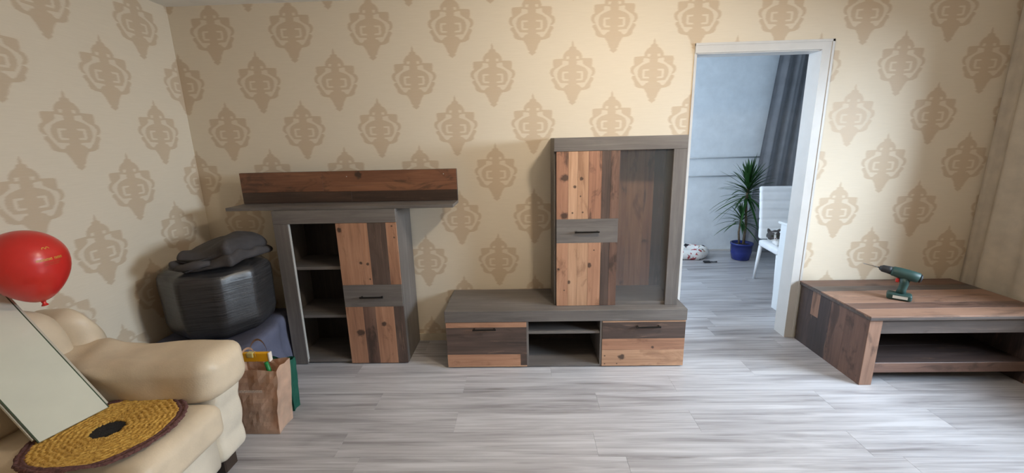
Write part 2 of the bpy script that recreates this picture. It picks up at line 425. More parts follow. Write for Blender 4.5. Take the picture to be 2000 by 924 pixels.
# door lining and casing
multi('door_1', [(DX1, DX1+0.056, -0.016, -0.0005, 0, DZ+0.055), (DX0-0.012, DX1, -0.016, -0.0005, DZ, DZ+0.055),
                 (DX0-0.012, DX0, -0.006, -0.0005, 0, DZ), (DX1-0.008, DX1, -0.016, WT+0.012, 0, DZ), (DX0, DX0+0.004, -0.005, WT+0.012, 0, DZ), (DX0, DX1, -0.005, WT+0.012, DZ-0.006, DZ)], M['white_paint'])
multi('trim_1', [(DX1+0.050, DX1+0.064, -0.020, -0.0005, 0, DZ+0.060), (DX0-0.012, DX1+0.064, -0.020, -0.0005, DZ+0.046, DZ+0.060)], M['white_paint'])
multi('baseboard_back', [(XL, DX0-0.012, -0.013, -0.0005, 0, 0.055), (DX1+0.064, XR, -0.013, -0.0005, 0, 0.055)], M['skirting'])
multi('baseboard_left', [(XL+0.0005, XL+0.013, YF, -0.013, 0, 0.055)], M['skirting'])
multi('baseboard_next_room', [(NX0, NX1, NY1-0.014, NY1-0.0005, 0, 0.022)], M['white_paint'])

# ------------------------------------------------------------------ ceiling lamp (above the frame)
t = thing('ceiling_lamp', 'bare round bulb in a white holder fixed to the ceiling', 'lamp', (LAMP[0], LAMP[1], H))
lathe('base', [(0.07, H-0.001), (0.07, H-0.015), (0.03, H-0.03), (0.012, H-0.05), (0.008, H-0.145)], (LAMP[0], LAMP[1], 0), M['white_paint'], t)
k = NT('lit_bulb'); k.color((1, 0.9, 0.75, 1)); k.b.inputs['Emission Color'].default_value = (1, 0.80, 0.55, 1); k.b.inputs['Emission Strength'].default_value = 12
lathe('bulb', [(0.012, 0.09), (0.014, 0.06), (0.028, 0.03), (0.033, 0.0), (0.026, -0.022), (0.008, -0.033)], (LAMP[0], LAMP[1], LAMP[2]), k.m, t)
pl = bpy.data.lights.new('bulb_light', 'POINT'); pl.energy = 122; pl.color = (1.0, 0.87, 0.70); pl.shadow_soft_size = 0.05
po = bpy.data.objects.new('bulb_light', pl); COL.objects.link(po); po.parent = t; po.location = (0, 0, LAMP[2]-H)

# ------------------------------------------------------------------ cabinets
def handle(x0, x1, yf, z, parent):
    bm = bmesh.new()
    bm_box(bm, x0, x1, yf-0.026, yf-0.016, z-0.005, z+0.005, 0.002)
    for xx in (x0+0.012, x1-0.012): bm_box(bm, xx-0.004, xx+0.004, yf-0.017, yf, z-0.004, z+0.004)
    return from_bm('handle', bm, M['black_metal'], parent)
def vplanks(door, x0, x1, yf, z0, z1, segs):
    """segs: (fraction end, kind, knots)"""
    a = 0.0
    for i, s in enumerate(segs):
        b, kind = s[0], s[1]; kn = s[2] if len(s) > 2 else ()
        box('plank', x0+a*(x1-x0)+(0.0004 if a else 0), x0+b*(x1-x0)-(0.0004 if b < 1 else 0), yf, yf+0.010, z0, z1, W(kind, 'z', kn), door, 0.0007)
        a = b
def hplanks(front, x0, x1, yf, z0, z1, segs):
    """from the top down: (fraction end, kind, knots)"""
    a = 0.0
    for s in segs:
        b, kind = s[0], s[1]; kn = s[2] if len(s) > 2 else ()
        xa, xb = (s[3] if len(s) > 3 else (0, 1))
        box('plank', x0+xa*(x1-x0)+0.0002, x0+xb*(x1-x0)-0.0002, yf, yf+0.010, z1-b*(z1-z0)+0.0004, z1-a*(z1-z0)-0.0004, W(kind, 'x', kn), front, 0.0007)
        if not (len(s) > 4): a = b

# --- low cabinet on the left, door on its right
kx0, kx1, kyf, kyb, kz1 = -1.428, -0.628, -0.355, -0.014, 1.085
t = thing('sideboard', 'tall grey sideboard with open shelves on its left and a patchwork wood door', 'cabinet', ((kx0+kx1)/2, (kyf+kyb)/2, 0))
lc = lambda x, y, z: (x-(kx0+kx1)/2, y-(kyf+kyb)/2, z)
box('side_panel', kx0, kx0+0.018, kyf+0.022, kyb, 0.004, kz1-0.02, M['grey_z'], t, 0.001)
box('side_panel', kx1-0.018, kx1, kyf+0.018, kyb, 0.004, kz1-0.02, M['grey_z'], t, 0.001)
box('top_panel', kx0, kx1, kyf+0.022, kyb, kz1-0.0195, kz1, M['grey_x'], t, 0.001)
box('frame_stile', kx0, kx0+0.095, kyf, kyf+0.0215, 0.004, kz1-0.086, M['grey_z'], t, 0.001)
box('frame_rail', kx0, kx1, kyf, kyf+0.0215, kz1-0.0855, kz1, M['grey_x'], t, 0.001)
tag(box('edge_strip', kx0+0.0953, kx0+0.0985, kyf+0.002, kyf+0.021, 0.02, kz1-0.087, M['edge_light'], t), 'pale grey edge strip')
box('divider', kx0+0.400, kx0+0.416, kyf+0.03, kyb-0.01, 0.02, kz1-0.02, M['inner_dark'], t)
box('back_panel', kx0+0.018, kx1-0.018, kyb-0.008, kyb-0.001, 0.004, kz1-0.02, M['inner_dark'], t)
for z in (0.338, 0.682):
    box('shelf', kx0+0.0185, kx0+0.3995, kyf+0.026, kyb-0.0085, z, z+0.020, M['grey_x'], t, 0.0008)
box('bottom_panel', kx0+0.0185, kx1-0.0185, kyf+0.012, kyb-0.0085, 0.012, 0.034, M['grey_x'], t, 0.0008)
dx0, dx1 = kx0+0.406, kx1
d = box('door', dx0, dx1, kyf+0.010, kyf+0.017, 0.008, kz1-0.087, M['inner_dark'], t)
vplanks(d, dx0, dx1, kyf, 0.580, kz1-0.087, [(.40, 'orange', (lc(dx0+.02, kyf, .955)+(.018,), lc(dx0+.14, kyf, .73)+(.012,))), (.52, 'orange', (lc(dx0+.19, kyf, .62)+(.007,), lc(dx0+.185, kyf, .725)+(.011,))), (.824, 'dark', (), ), (1, 'orange', (lc(dx1-.03, kyf, .975)+(.006,), lc(dx1-.02, kyf, .90)+(.007,)))])
vplanks(d, dx0, dx1, kyf, 0.008, 0.424, [(.30, 'orange', (lc(dx0+.085, kyf, .235)+(.030,),)), (.51, 'brown'), (.83, 'orange', (lc(dx0+.25, kyf, .30)+(.02,),)), (1, 'dark')])
box('door_band', dx0, dx1, kyf, kyf+0.010, 0.4245, 0.5795, M['grey_x'], d, 0.0007)
handle(-0.911, -0.752, kyf, 0.497, d)

# --- wall shelf lying on top of it
sx0, sx1 = -1.750, -0.257
t = thing('wall_shelf', 'long shelf board with an upright brown plank back, resting across the sideboard top', 'shelf', ((sx0+sx1)/2, -0.332, kz1), rotz=-0.020)
hw = (sx1-sx0)/2
box('shelf_board', -hw, hw, 0.0, 0.205, 0.0005, 0.021, M['grey_x'], t, 0.001)
bb = box('back_board', -hw, hw, 0.188, 0.205, 0.0212, 0.232, M['inner_dark'], t, 0.001)
WC['shelfr'] = (srgb(84, 54, 38), srgb(116, 76, 54), srgb(140, 96, 68)); WC['shelfd'] = (srgb(44, 33, 27), srgb(64, 47, 38), srgb(86, 64, 52))
zt = 0.232; yb = 0.188
for x0, x1, z0, z1, kd, kn in ((-hw, -0.17, 0.098, zt, 'rust', ()), (-0.17, hw, 0.094, zt, 'rust', ((0.08, yb-.006, .205, .03),)), (-hw, 0.02, 0.0225, 0.098, 'brown', ()), (0.02, hw, 0.0225, 0.094, 'brown', ())):
    box('plank', x0+0.0003, x1-0.0003, yb-0.006, yb-0.0002, z0+0.0004, z1-0.0004, wood('shelf_plank', *(WC['shelfr'] if kd == 'rust' else WC['shelfd']), 'x', srgb(44, 33, 27), .6, kn, .48, .2, z0*30+x0), bb, 0.0006)
for xx, zz in ((0.0, 0.195), (0.66, 0.20)): box('screw_cap', xx-.003, xx+.003, yb-.009, yb-.006, zz-.003, zz+.003, M['edge_light'], bb, .001)

# --- low television cabinet
lx0, lx1, lyf, lyb, lz1 = -0.342, 1.230, -0.420, -0.014, 0.410
lcx, lcy = (lx0+lx1)/2, (lyf+lyb)/2
t = thing('television_cabinet', 'long low grey cabinet with two patchwork wood flaps and an open middle', 'cabinet', (lcx, lcy, 0))
lc = lambda x, y, z: (x-lcx, y-lcy, z)
box('top_slab', lx0, lx1, lyf-0.004, lyb, 0.334, lz1, M['grey_x'], t, 0.0015)
box('side_panel', lx0+0.006, lx0+0.022, lyf+0.018, lyb, 0.004, 0.333, M['grey_z'], t)
box('side_panel', lx1-0.022, lx1-0.006, lyf+0.018, lyb, 0.004, 0.333, M['grey_z'], t)
box('divider', 0.191, 0.207, lyf+0.004, lyb-0.008, 0.02, 0.333, M['grey_z'], t, 0.0006)
box('divider', 0.676, 0.692, lyf+0.004, lyb-0.008, 0.02, 0.333, M['grey_z'], t, 0.0006)
box('bottom_panel', lx0+0.0225, lx1-0.0225, lyf+0.006, lyb-0.008, 0.006, 0.0195, M['grey_x'], t)
box('back_panel', lx0+0.022, lx1-0.022, lyb-0.0075, lyb-0.001, 0.02, 0.333, M['inner_dark'], t)
box('shelf', 0.2075, 0.6755, lyf+0.02, lyb-0.008, 0.236, 0.252, M['grey_x'], t, 0.0006)
for fx0, fx1, segs, hx0, hx1, hz in ((lx0+0.004, 0.194, 'L', -0.16, -0.005, 0.287), (0.690, lx1-0.004, 'R', 0.902, 1.062, 0.294)):
    fr = box('flap', fx0, fx1, lyf+0.0105, lyf+0.0175, 0.008, 0.331, M['inner_dark'], t)
    if segs == 'L':
        hplanks(fr, fx0, fx1, lyf, 0.008, 0.331, [(.115, 'orange'), (.43, 'dark'), (.715, 'dark'), (.97, 'orange', (), (0, .92), 1), (.97, 'dark', (), (.92, 1)), (1, 'tan')])
    else:
        hplanks(fr, fx0, fx1, lyf, 0.008, 0.331, [(.03, 'tan'), (.39, 'dark'), (.64, 'orange', (lc(fx0+.33, lyf, .142)+(.012,),)), (1, 'tan', (lc(fx0+.13, lyf, .075)+(.026,), lc(fx0+.02, lyf, .083)+(.007,), lc(fx0+.02, lyf, .025)+(.007,), lc(fx0+.1, lyf, .025)+(.006,)))])  # thin tan strip at the top is a painted highlight line
    handle(hx0, hx1, lyf, hz, fr)

# --- glazed cabinet standing on it
tx0, tx1, tyf, tyb, tz0, tz1 = 0.382, 1.188, -0.348, -0.014, lz1+0.0006, 1.498
tcx, tcy = (tx0+tx1)/2, (tyf+tyb)/2
t = thing('display_cabinet', 'grey framed cabinet with patchwork wood door and glass pane, standing on the long low cabinet', 'cabinet', (tcx, tcy, tz0))
lc = lambda x, y, z: (x-tcx, y-tcy, z-tz0)
box('side_panel', tx0, tx0+0.016, tyf+0.018, tyb, tz0, tz1-0.0205, M['grey_z'], t, 0.001)
box('side_panel', tx1-0.018, tx1, tyf+0.022, tyb, tz0, tz1-0.0205, M['grey_z'], t, 0.001)
box('top_panel', tx0, tx1, tyf+0.022, tyb, tz1-0.02, tz1, M['grey_x'], t, 0.001)
box('frame_rail', tx0, tx1, tyf-0.003, tyf+0.0215, tz1-0.081, tz1, M['grey_x'], t, 0.001)
box('frame_stile', tx1-0.082, tx1, tyf-0.003, tyf+0.0215, tz0, tz1-0.0815, M['grey_z'], t, 0.001)
box('bottom_panel', tx0+0.0165, tx1-0.0185, tyf+0.012, tyb-0.010, tz0, tz0+0.020, M['grey_x'], t, 0.0006)
bp = box('back_panel', tx0+0.0165, tx1-0.0185, tyb-0.008, tyb-0.001, tz0+0.0005, tz1-0.0205, M['inner_dark'], t)
bx0, bx1 = 0.80, 1.169
a = 0
for b, kd in ((.10, 'brown'), (.30, 'rust'), (.62, 'orange'), (.80, 'rust'), (1, 'dark')):
    box('plank', bx0+a*(bx1-bx0), bx0+b*(bx1-bx0)-0.0006, tyb-0.012, tyb-0.0082, tz0+0.0205, tz1-0.021, W(kd, 'z', (), None, .7), bp); a = b
box('divider', 0.772, 0.788, tyf+0.03, tyb-0.0125, tz0+0.0205, tz1-0.021, M['grey_z'], t)
dx0, dx1, dz0, dz1 = tx0+0.014, 0.784, tz0+0.001, tz1-0.0825
d = box('door', dx0, dx1, tyf+0.0105, tyf+0.0175, dz0, dz1, M['inner_dark'], t)
vplanks(d, dx0, dx1, tyf, 0.9955, dz1, [(.19, 'rust', (lc(dx0+.055, tyf, 1.255)+(.032,), lc(dx0+.05, tyf, 1.02)+(.03,))), (.34, 'tan', (lc(dx0+.115, tyf, 1.20)+(.012,), lc(dx0+.10, tyf, 1.035)+(.007,))), (.51, 'tan', (lc(dx0+.155, tyf, 1.25)+(.015,), lc(dx0+.165, tyf, 1.038)+(.008,), lc(dx0+.15, tyf, 1.14)+(.006,))), (.72, 'rust'), (.86, 'dark'), (1, 'brown')])
vplanks(d, dx0, dx1, tyf, dz0, 0.8395, [(.19, 'orange', (lc(dx0+.012, tyf, .665)+(.01,), lc(dx0+.05, tyf, .52)+(.006,))), (.34, 'tan', (lc(dx0+.08, tyf, .575)+(.014,),)), (.52, 'tan'), (.73, 'orange', (lc(dx0+.21, tyf, .69)+(.02,), lc(dx0+.24, tyf, .79)+(.006,))), (.87, 'dark'), (1, 'brown')])
box('door_band', dx0, dx1, tyf, tyf+0.010, 0.840, 0.995, M['grey_x'], d, 0.0007)
handle(0.510, 0.666, tyf, 0.914, d)
tag(box('glass_door', 0.786, tx1-0.083, tyf+0.012, tyf+0.017, tz0+0.022, dz1, M['cab_glass'], t), 'clear glass door pane')

# ------------------------------------------------------------------ coffee table
cx0, cx1, cyf, cyb, cz = 2.180, 3.235, -0.662, -0.028, 0.450
t = thing('coffee_table', 'large low coffee table of patchwork reclaimed wood with a lower shelf, in the corner', 'table', ((cx0+cx1)/2, (cyf+cyb)/2, 0))
def strips(name, parent, x0, x1, ys, z0, z1, kinds):
    for a, b, kd in zip(ys, ys[1:], kinds):
        box('plank', x0, x1, min(a, b)+0.0003, max(a, b)-0.0003, z0, z1, W(kd, 'x'), parent, 0.0006)
tt = box('table_top', cx0+0.001, cx1-0.001, cyf+0.001, cyb-0.001, cz-0.026, cz-0.0085, W('greyd', 'x'), t, 0.001)
strips('plank', tt, cx0, cx1, [cyb, -0.155, -0.245, -0.36, -0.455, -0.545, cyf], cz-0.008, cz, ['tb', 'greyd', 'tt', 'tt', 'tb', 'tt'])
lw = 0.072
for sx in (0, 1):
    xa = cx0+0.012 if sx == 0 else cx1-0.012-lw
    sp = box('side_panel', xa+0.005, xa+lw-0.005, cyf+0.020, cyb-0.012, 0.0, cz-0.0265, M['inner_dark'], t, 0.001)
    xo = (xa, xa+0.0048) if sx == 0 else (xa+lw-0.0048, xa+lw)
    xi = (xa+lw-0.0048, xa+lw) if sx == 0 else (xa, xa+0.0048)
    ys = [cyb-0.012, -0.16, -0.235, -0.34, -0.47, cyf+0.020]; ks = ['td', 'tb', 'td', 'tb', 'tb']
    for i, (a, b, kd) in enumerate(zip(ys, ys[1:], ks)):
        if i == 1:
            box('plank', *xo, b+0.0003, a-0.0003, 0.25, cz-0.0268, W('tt', 'z'), sp)
            box('plank', *xo, b+0.0003, a-0.0003, 0.001, 0.2495, W('td', 'z'), sp)
        else:
            box('plank', *xo, b+0.0003, a-0.0003, 0.001, cz-0.0268, W(kd, 'z'), sp)
    box('plank', *xi, cyf+0.020, cyb-0.012, 0.001, cz-0.0268, W('td', 'z'), sp)
    box('plank', xa, xa+lw, cyf+0.015, cyf+0.0198, 0.001, cz-0.0268, W('tt', 'z'), sp, 0.0008)
xi0, xi1 = cx0+0.012+lw+0.0005, cx1-0.012-lw-0.0005
ap = box('apron', xi0, xi1, cyf+0.022, cyf+0.040, 0.332, cz-0.0268, W('greyd', 'x'), t, 0.001)
box('apron', xi0, xi1, cyb-0.040, cyb-0.020, 0.332, cz-0.0268, W('greyd', 'x'), t, 0.001)
sh = box('lower_shelf', xi0, xi1, cyf+0.030, cyb-0.020, 0.080, 0.138, M['inner_dark'], t, 0.001)
box('plank', xi0, xi1, cyf+0.0245, cyf+0.0298, 0.078, 0.140, W('tb', 'x'), sh, 0.001)
strips('plank', sh, xi0, xi1, [cyb-0.02, -0.25, -0.42, cyf+0.030], 0.1383, 0.140, ['td', 'td', 'td'])  # darkest wood tone here paints in the dimmer light under the top
# ------------------------------------------------------------------ cordless drill on the table
M['drill_green'] = plain('dark_green_plastic', srgb(36, 66, 62), 0.5, var=0.05)
M['drill_black'] = plain('black_rubber', srgb(34, 36, 40), 0.6, var=0.05)
M['red_plastic'] = plain('red_plastic', srgb(190, 44, 40), 0.4)
M['steel'] = plain('steel', srgb(150, 148, 145), 0.3, 1.0)
M['label_white'] = plain('white_label', srgb(214, 216, 210), 0.5, var=0.03)
t = thing('cordless_drill', 'dark green cordless drill standing on its battery on the coffee table', 'drill', (2.555, -0.400, cz+0.0005), rotz=R(180-40))
# local: +x towards the chuck, z up
soft('battery', -0.060, 0.060, -0.036, 0.036, 0.0, 0.042, 0.012, M['drill_green'], t, 8)
box('battery_label', -0.040, 0.030, 0.0352, 0.0366, 0.012, 0.030, M['label_white'], t)
grip_bm = bmesh.new()
bm_tube(grip_bm, [(-0.004, 0, 0.038), (-0.008, 0, 0.07), (-0.013, 0, 0.105), (-0.012, 0, 0.145)], [0.025, 0.021, 0.0225, 0.027], 14)
from_bm('grip', grip_bm, M['drill_green'], t, True)
def tl(x, y, z, a=R(9)): return (x*math.cos(a)-(z-.165)*math.sin(a), y, .165+x*math.sin(a)+(z-.165)*math.cos(a))
bm = bmesh.new()
bm_tube(bm, [tl(-0.078, 0, 0.165), tl(-0.072, 0, 0.166), tl(-0.03, 0, 0.167), tl(0.02, 0, 0.168), tl(0.050, 0, 0.169), tl(0.060, 0, 0.169)], [0.022, 0.031, 0.034, 0.033, 0.030, 0.024], 18)
from_bm('motor_housing', bm, M['drill_green'], t, True)
bm = bmesh.new(); bm_tube(bm, [tl(-0.088, 0, 0.165), tl(-0.0785, 0, 0.165)], [0.020, 0.028], 16)
tag(from_bm('rear_cap', bm, M['drill_black'], t, True), 'black rubber rear cap')
bm = bmesh.new(); bm_tube(bm, [tl(0.060, 0, 0.169), tl(0.075, 0, 0.169), tl(0.102, 0, 0.169), tl(0.118, 0, 0.169)], [0.026, 0.024, 0.022, 0.011], 16)
from_bm('chuck', bm, M['drill_black'], t, True)
soft('trigger', 0.012, 0.030, -0.009, 0.009, 0.108, 0.136, 0.006, M['red_plastic'], t, 4)
tube('drill_bit', [tl(0.118, 0, 0.169), tl(0.150, 0, 0.169), tl(0.200, 0, 0.169)], [0.004, 0.0028, 0.0022], M['steel'], t, 8)
# ------------------------------------------------------------------ beige curtain by the right wall
def drape(name, x0, y0, x1, y1, z0, z1, folds, amp, mat, lab, cat, thick=0.004, spread=0.0, group=None):
    world_space()
    dx, dy = x1-x0, y1-y0; L = math.hypot(dx, dy); ux, uy = dx/L, dy/L; nx, ny = -uy, ux
    def fn(u, v):
        ph = 2*math.pi*folds*u + 0.6*math.sin(7*u)
        a = amp*(0.75+0.25*v)*(math.sin(ph)+0.35*math.sin(2.3*ph+1))
        s = u + spread*(1-v)*(u-1.0)
        return (x0+ux*L*s+nx*a, y0+uy*L*s+ny*a, z0+v*(z1-z0))
    o = grid_sheet(name, fn, int(folds*14), 24, mat, None, thick)
    # origin at the foot of the sheet
    c = Vector(((x0+x1)/2, (y0+y1)/2, z0))
    for v in o.data.vertices: v.co -= c
    o.location = c
    return tag(o, lab, cat, group)
M['beige_cloth'] = plain('beige_curtain_cloth', srgb(232, 220, 202), 0.9, var=0.05, bump=0.3, bscale=300)
M['grey_cloth'] = plain('grey_curtain_cloth', srgb(170, 171, 176), 0.9, var=0.06, bump=0.3, bscale=300)
drape('curtain', 3.305, -0.02, 3.325, -0.80, 0.015, 2.36, 3.6, 0.024, M['beige_cloth'], 'beige curtain hanging in soft folds beside the coffee table', 'curtain')
tube('curtain_rail', [(3.33, -0.01, 2.375), (3.33, -2.6, 2.375)], 0.012, M['white_paint'])
tag(bpy.data.objects['curtain_rail'], 'white curtain rail running under the ceiling along the window wall', 'curtain rail')

# ------------------------------------------------------------------ next room: curtain, rails, plant, pet bed, chair, cat, drawers
drape('curtain', 3.215, 2.33, 4.25, 2.34, 0.02, 2.46, 7, 0.028, M['grey_cloth'], 'grey floor-length curtain behind the potted plant in the next room', 'curtain', spread=0.22)
M['chrome'] = plain('chrome', srgb(232, 234, 236), 0.42, 0.75, var=0.02)
for z, x1, lab in ((1.213, 3.165, 'upper thin chrome rail fixed along the next room wall'), (0.986, 2.86, 'lower thin chrome rail fixed along the next room wall')):
    t = thing('wall_rail', lab, 'rail', (2.2, 2.40, z))
    tube('rod', [(1.7, 2.395, z), (x1, 2.395, z)], 0.0085, M['chrome'], t, 10)
    for xx in (1.78, x1-0.10): tube('bracket', [(xx, 2.395, z), (xx, 2.4395, z)], 0.006, M['chrome'], t, 8)
# plant
M['blue_pot'] = plain('blue_glazed_pot', srgb(38, 50, 120), 0.25, var=0.05)
M['soil'] = plain('soil', srgb(48, 38, 30), 0.95, var=0.2, scale=60)
M['bark'] = plain('bark', srgb(110, 96, 78), 0.9, var=0.15, scale=40)
M['leafg'] = plain('dracaena_leaf', srgb(58, 104, 52), 0.45, var=0.2, scale=6)
px, py = 2.828, 2.03
t = thing('potted_plant', 'spiky two-headed dracaena in a glazed blue pot', 'plant', (px, py, 0))
lathe('pot', [(0.085, 0.0), (0.100, 0.01), (0.117, 0.10), (0.120, 0.19), (0.126, 0.19), (0.126, 0.212), (0.112, 0.212), (0.108, 0.180), (0.02, 0.178)], (px, py, 0), M['blue_pot'], t, 28)
lathe('soil', [(0.107, 0.181), (0.05, 0.192), (0.005, 0.195)], (px, py, 0), M['soil'], t, 20)
tube('stem', [(px+.02, py, 0.18), (px+.03, py+.01, 0.45), (px+0.0, py, 0.72), (px+0.01, py, 0.93)], [0.017, 0.015, 0.014, 0.012], M['bark'], t, 8)
tube('stem', [(px-.03, py, 0.18), (px-.05, py, 0.34), (px-.04, py-.01, 0.53)], [0.013, 0.012, 0.010], M['bark'], t, 8)
def leaf(base, az, el, L, w, droop):
    d = Vector((math.cos(az)*math.cos(el), math.sin(az)*math.cos(el), math.sin(el))); L = min(L, 0.21/max(d.y, .01)); side = Vector((-math.sin(az), math.cos(az), 0))
    bm = bmesh.new(); rows = []; n = 7
    for i in range(n+1):
        s = i/n
        p = base + d*L*s + Vector((0, 0, -droop*L*s*s)); ww = w*(0.55+1.1*s)*(1-s)**0.75 + 0.0005
        up = Vector((0, 0, 0.25*ww))
        rows.append((bm.verts.new(p-side*ww+up), bm.verts.new(p), bm.verts.new(p+side*ww+up)))
    for a, b in zip(rows, rows[1:]):
        bm.faces.new((a[0], a[1], b[1], b[0])); bm.faces.new((a[1], a[2], b[2], b[1]))
    bmesh.ops.solidify(bm, geom=bm.faces[:], thickness=0.0012)
    from_bm('leaf', bm, M['leafg'], t, True)
rg = random.Random(11)
for i in range(96):
    f = i/96; b = Vector((px+0.01, py, 0.74+0.20*f))
    leaf(b, i*2.39996+rg.uniform(-.2, .2), R(-25+108*f**0.8)+rg.uniform(-.12, .12), rg.uniform(0.36, 0.50)*(1-0.22*f), rg.uniform(.014, .020), rg.uniform(.15, .60)*(1-0.6*f))
for i in range(44):
    f = i/44; b = Vector((px-.04, py-.01, 0.44+0.11*f))
    leaf(b, i*2.39996+rg.uniform(-.2, .2), R(-15+95*f)+rg.uniform(-.12, .12), rg.uniform(0.26, 0.36)*(1-0.2*f), rg.uniform(.012, .017), rg.uniform(.2, .6)*(1-.5*f))
# pet bed
k = NT('printed_cotton'); v = k.objco()
vo = k.n('ShaderNodeTexVoronoi'); vo.inputs['Scale'].default_value = 9.0; k.l(v, vo.inputs['Vector'])
nz = k.noise(v, 22, 4)
msk = k.math('GREATER_THAN', k.math('ADD', nz, k.math('MULTIPLY', vo.outputs['Distance'], -0.25)), 0.41)
sepc = k.n('ShaderNodeSeparateColor'); k.l(vo.outputs['Color'], sepc.inputs[0])
inkc = k.ramp(sepc.outputs[0], [(0.0, srgb(36, 36, 44)), (0.30, srgb(36, 36, 44)), (0.32, srgb(170, 60, 66)), (0.7, srgb(170, 60, 66)), (0.72, srgb(196, 170, 150)), (1, srgb(196, 170, 150))])
k.color(k.mix(msk, srgb(232, 230, 226), inkc)); k.set(Roughness=0.9)
for nd in k.t.nodes:
    if nd.type == 'VALTORGB': nd.color_ramp.interpolation = 'CONSTANT'
bx, by = 2.225, 2.19
t = thing('pet_bed', 'round white pet bed printed in red and black, on the next room floor', 'pet bed', (bx, by, 0))
bm = bmesh.new(); nseg, nr = 40, 14
rings = []
for i in range(nseg):
    a = 2*math.pi*i/nseg; ring = []
    for j in range(nr):
        b = 2*math.pi*j/nr; wob = 1+0.10*math.sin(5*a+1)+0.06*math.sin(9*a)
        rr = 0.160+0.066*math.cos(b)*wob; ring.append(bm.verts.new((bx+rr*math.cos(a)*1.25, by+rr*math.sin(a)*.9, max(0.0, 0.062+0.068*math.sin(b)*wob))))
    rings.append(ring)
for i in range(nseg):
    for j in range(nr): bm.faces.new((rings[i][j], rings[(i+1) % nseg][j], rings[(i+1) % nseg][(j+1) % nr], rings[i][(j+1) % nr]))
from_bm('rim', bm, k.m, t, True)
lathe('cushion', [(0.13, 0.002), (0.14, 0.03), (0.11, 0.05), (0.01, 0.056)], (bx, by, 0), k.m, t, 24)
# dark brush-like thing on the floor
t = thing('hand_brush', 'small dark brush with a thin handle lying on the next room floor', 'brush', (2.40, 1.91, 0))
soft('head', 2.335, 2.415, 1.885, 1.935, 0.0005, 0.020, 0.009, M['drill_black'], t, 6)
tube('grip', [(2.412, 1.908, 0.010), (2.45, 1.905, 0.009), (2.49, 1.902, 0.010)], [0.007, 0.005, 0.008], M['drill_black'], t, 8)
# drawers standing against the dividing wall, front towards the next room
M['white_gloss'] = plain('white_lacquer', srgb(226, 230, 232), 0.28, var=0.015)
t = thing('chest_of_drawers', 'narrow white chest of drawers standing just beyond the doorway', 'cabinet', (2.72, 0.34, 0))
box('body', 2.352, 3.05, 0.118, 0.545, 0.0, 0.750, M['white_gloss'], t, 0.002)
box('top_panel', 2.342, 3.06, 0.116, 0.572, 0.7505, 0.770, M['white_gloss'], t, 0.002)
for i in range(3):
    dr = box('drawer', 2.362, 3.04, 0.5455, 0.562, 0.03+i*0.24, 0.258+i*0.24, M['white_gloss'], t, 0.002)
    for xx in (2.376, 3.026):
        bm = bmesh.new(); bm_tube(bm, [(xx, 0.5622, 0.19+i*0.24), (xx, 0.575, 0.19+i*0.24), (xx, 0.586, 0.19+i*0.24)], [0.005, 0.009, 0.006], 10)
        from_bm('knob', bm, M['chrome'], dr, True)
# chair: seat towards -y, back at +y (local), turned a little
M['white_leather'] = plain('white_leatherette', srgb(236, 238, 240), 0.4, var=0.02)
chz = 0.44
t = thing('dining_chair', 'white leatherette dining chair with a tall horizontally stitched back', 'chair', (2.775, 1.06, 0), rotz=R(-6))
soft('seat', -0.205, 0.205, -0.21, 0.20, chz-0.07, chz, 0.025, M['white_leather'], t, 10)
def backfn(p, q):
    s = (p.z-(chz-0.02))/0.54
    p = p.copy(); p.y += 0.10*max(0, s)**1.3
    seam = 0
    if 0.1 < s < 0.97 and p.y < 0.30:
        ph = (s*6.0) % 1.0
        p.y += 0.007*math.exp(-((ph-0.5)/0.10)**2)*(1 if q.y < 0 else -1)
    return p
bk = soft('backrest', -0.205, 0.205, 0.165, 0.215, chz+0.004, chz+0.53, 0.022, M['white_leather'], t, 44, backfn)
for sx in (-1, 1):
    tube('leg', [(sx*0.180, 0.185, chz-0.068), (sx*0.190, 0.235, 0.0)], [0.020, 0.013], M['white_leather'], t, 8)
    tube('leg', [(sx*0.180, -0.185, chz-0.068), (sx*0.185, -0.205, 0.0)], [0.020, 0.013], M['white_leather'], t, 8)
# cat lying on the chair, looking at the camera
k = NT('cat_fur'); v = k.objco()
sp = k.n('ShaderNodeSeparateXYZ'); k.l(v, sp.inputs[0])
nz = k.noise(v, 30, 4)
def dist(c):
    dn = k.n('ShaderNodeVectorMath', operation='DISTANCE'); k.l(v, dn.inputs[0]); dn.inputs[1].default_value = c
    return k.math('ADD', dn.outputs['Value'], k.math('MULTIPLY', k.math('SUBTRACT', nz, 0.5), 0.03))
# local cat frame: -y faces forward, head at origin-ish (0,0,0.10)
patch = None
for c, r_ in (((-0.034, -0.045, 0.089), 0.046), ((0.034, -0.045, 0.094), 0.040), ((0, 0.005, 0.119), 0.040), ((-0.05, 0.0, 0.104), 0.05), ((0.045, -0.02, 0.129), 0.034), ((-0.045, 0.01, 0.139), 0.034), ((0.20, 0.04, 0.14), 0.05)):
    mm = k.math('MULTIPLY', k.math('SUBTRACT', r_, dist(c)), 120.0, clamp=True)
    patch = mm if patch is None else k.math('MAXIMUM', patch, mm)
blaze = k.math('MULTIPLY', k.math('SUBTRACT', 0.011, k.math('ABSOLUTE', sp.outputs[0])), 200.0, clamp=True)
low = k.math('MULTIPLY', k.math('SUBTRACT', 0.109, sp.outputs[2]), 60.0, clamp=True)
patch = k.math('MULTIPLY', patch, k.math('SUBTRACT', 1.0, k.math('MULTIPLY', blaze, low)))
k.color(k.mix(patch, srgb(234, 234, 232), srgb(74, 70, 70))); k.set(Roughness=0.9); k.bump(nz, 0.3, 0.004)
t = thing('cat', 'white cat with a grey patched face lying on the white dining chair', 'cat', (2.615, 1.072, chz+0.001), rotz=R(-12))
yv = lambda a: Matrix.Rotation(R(a), 3, 'Y')
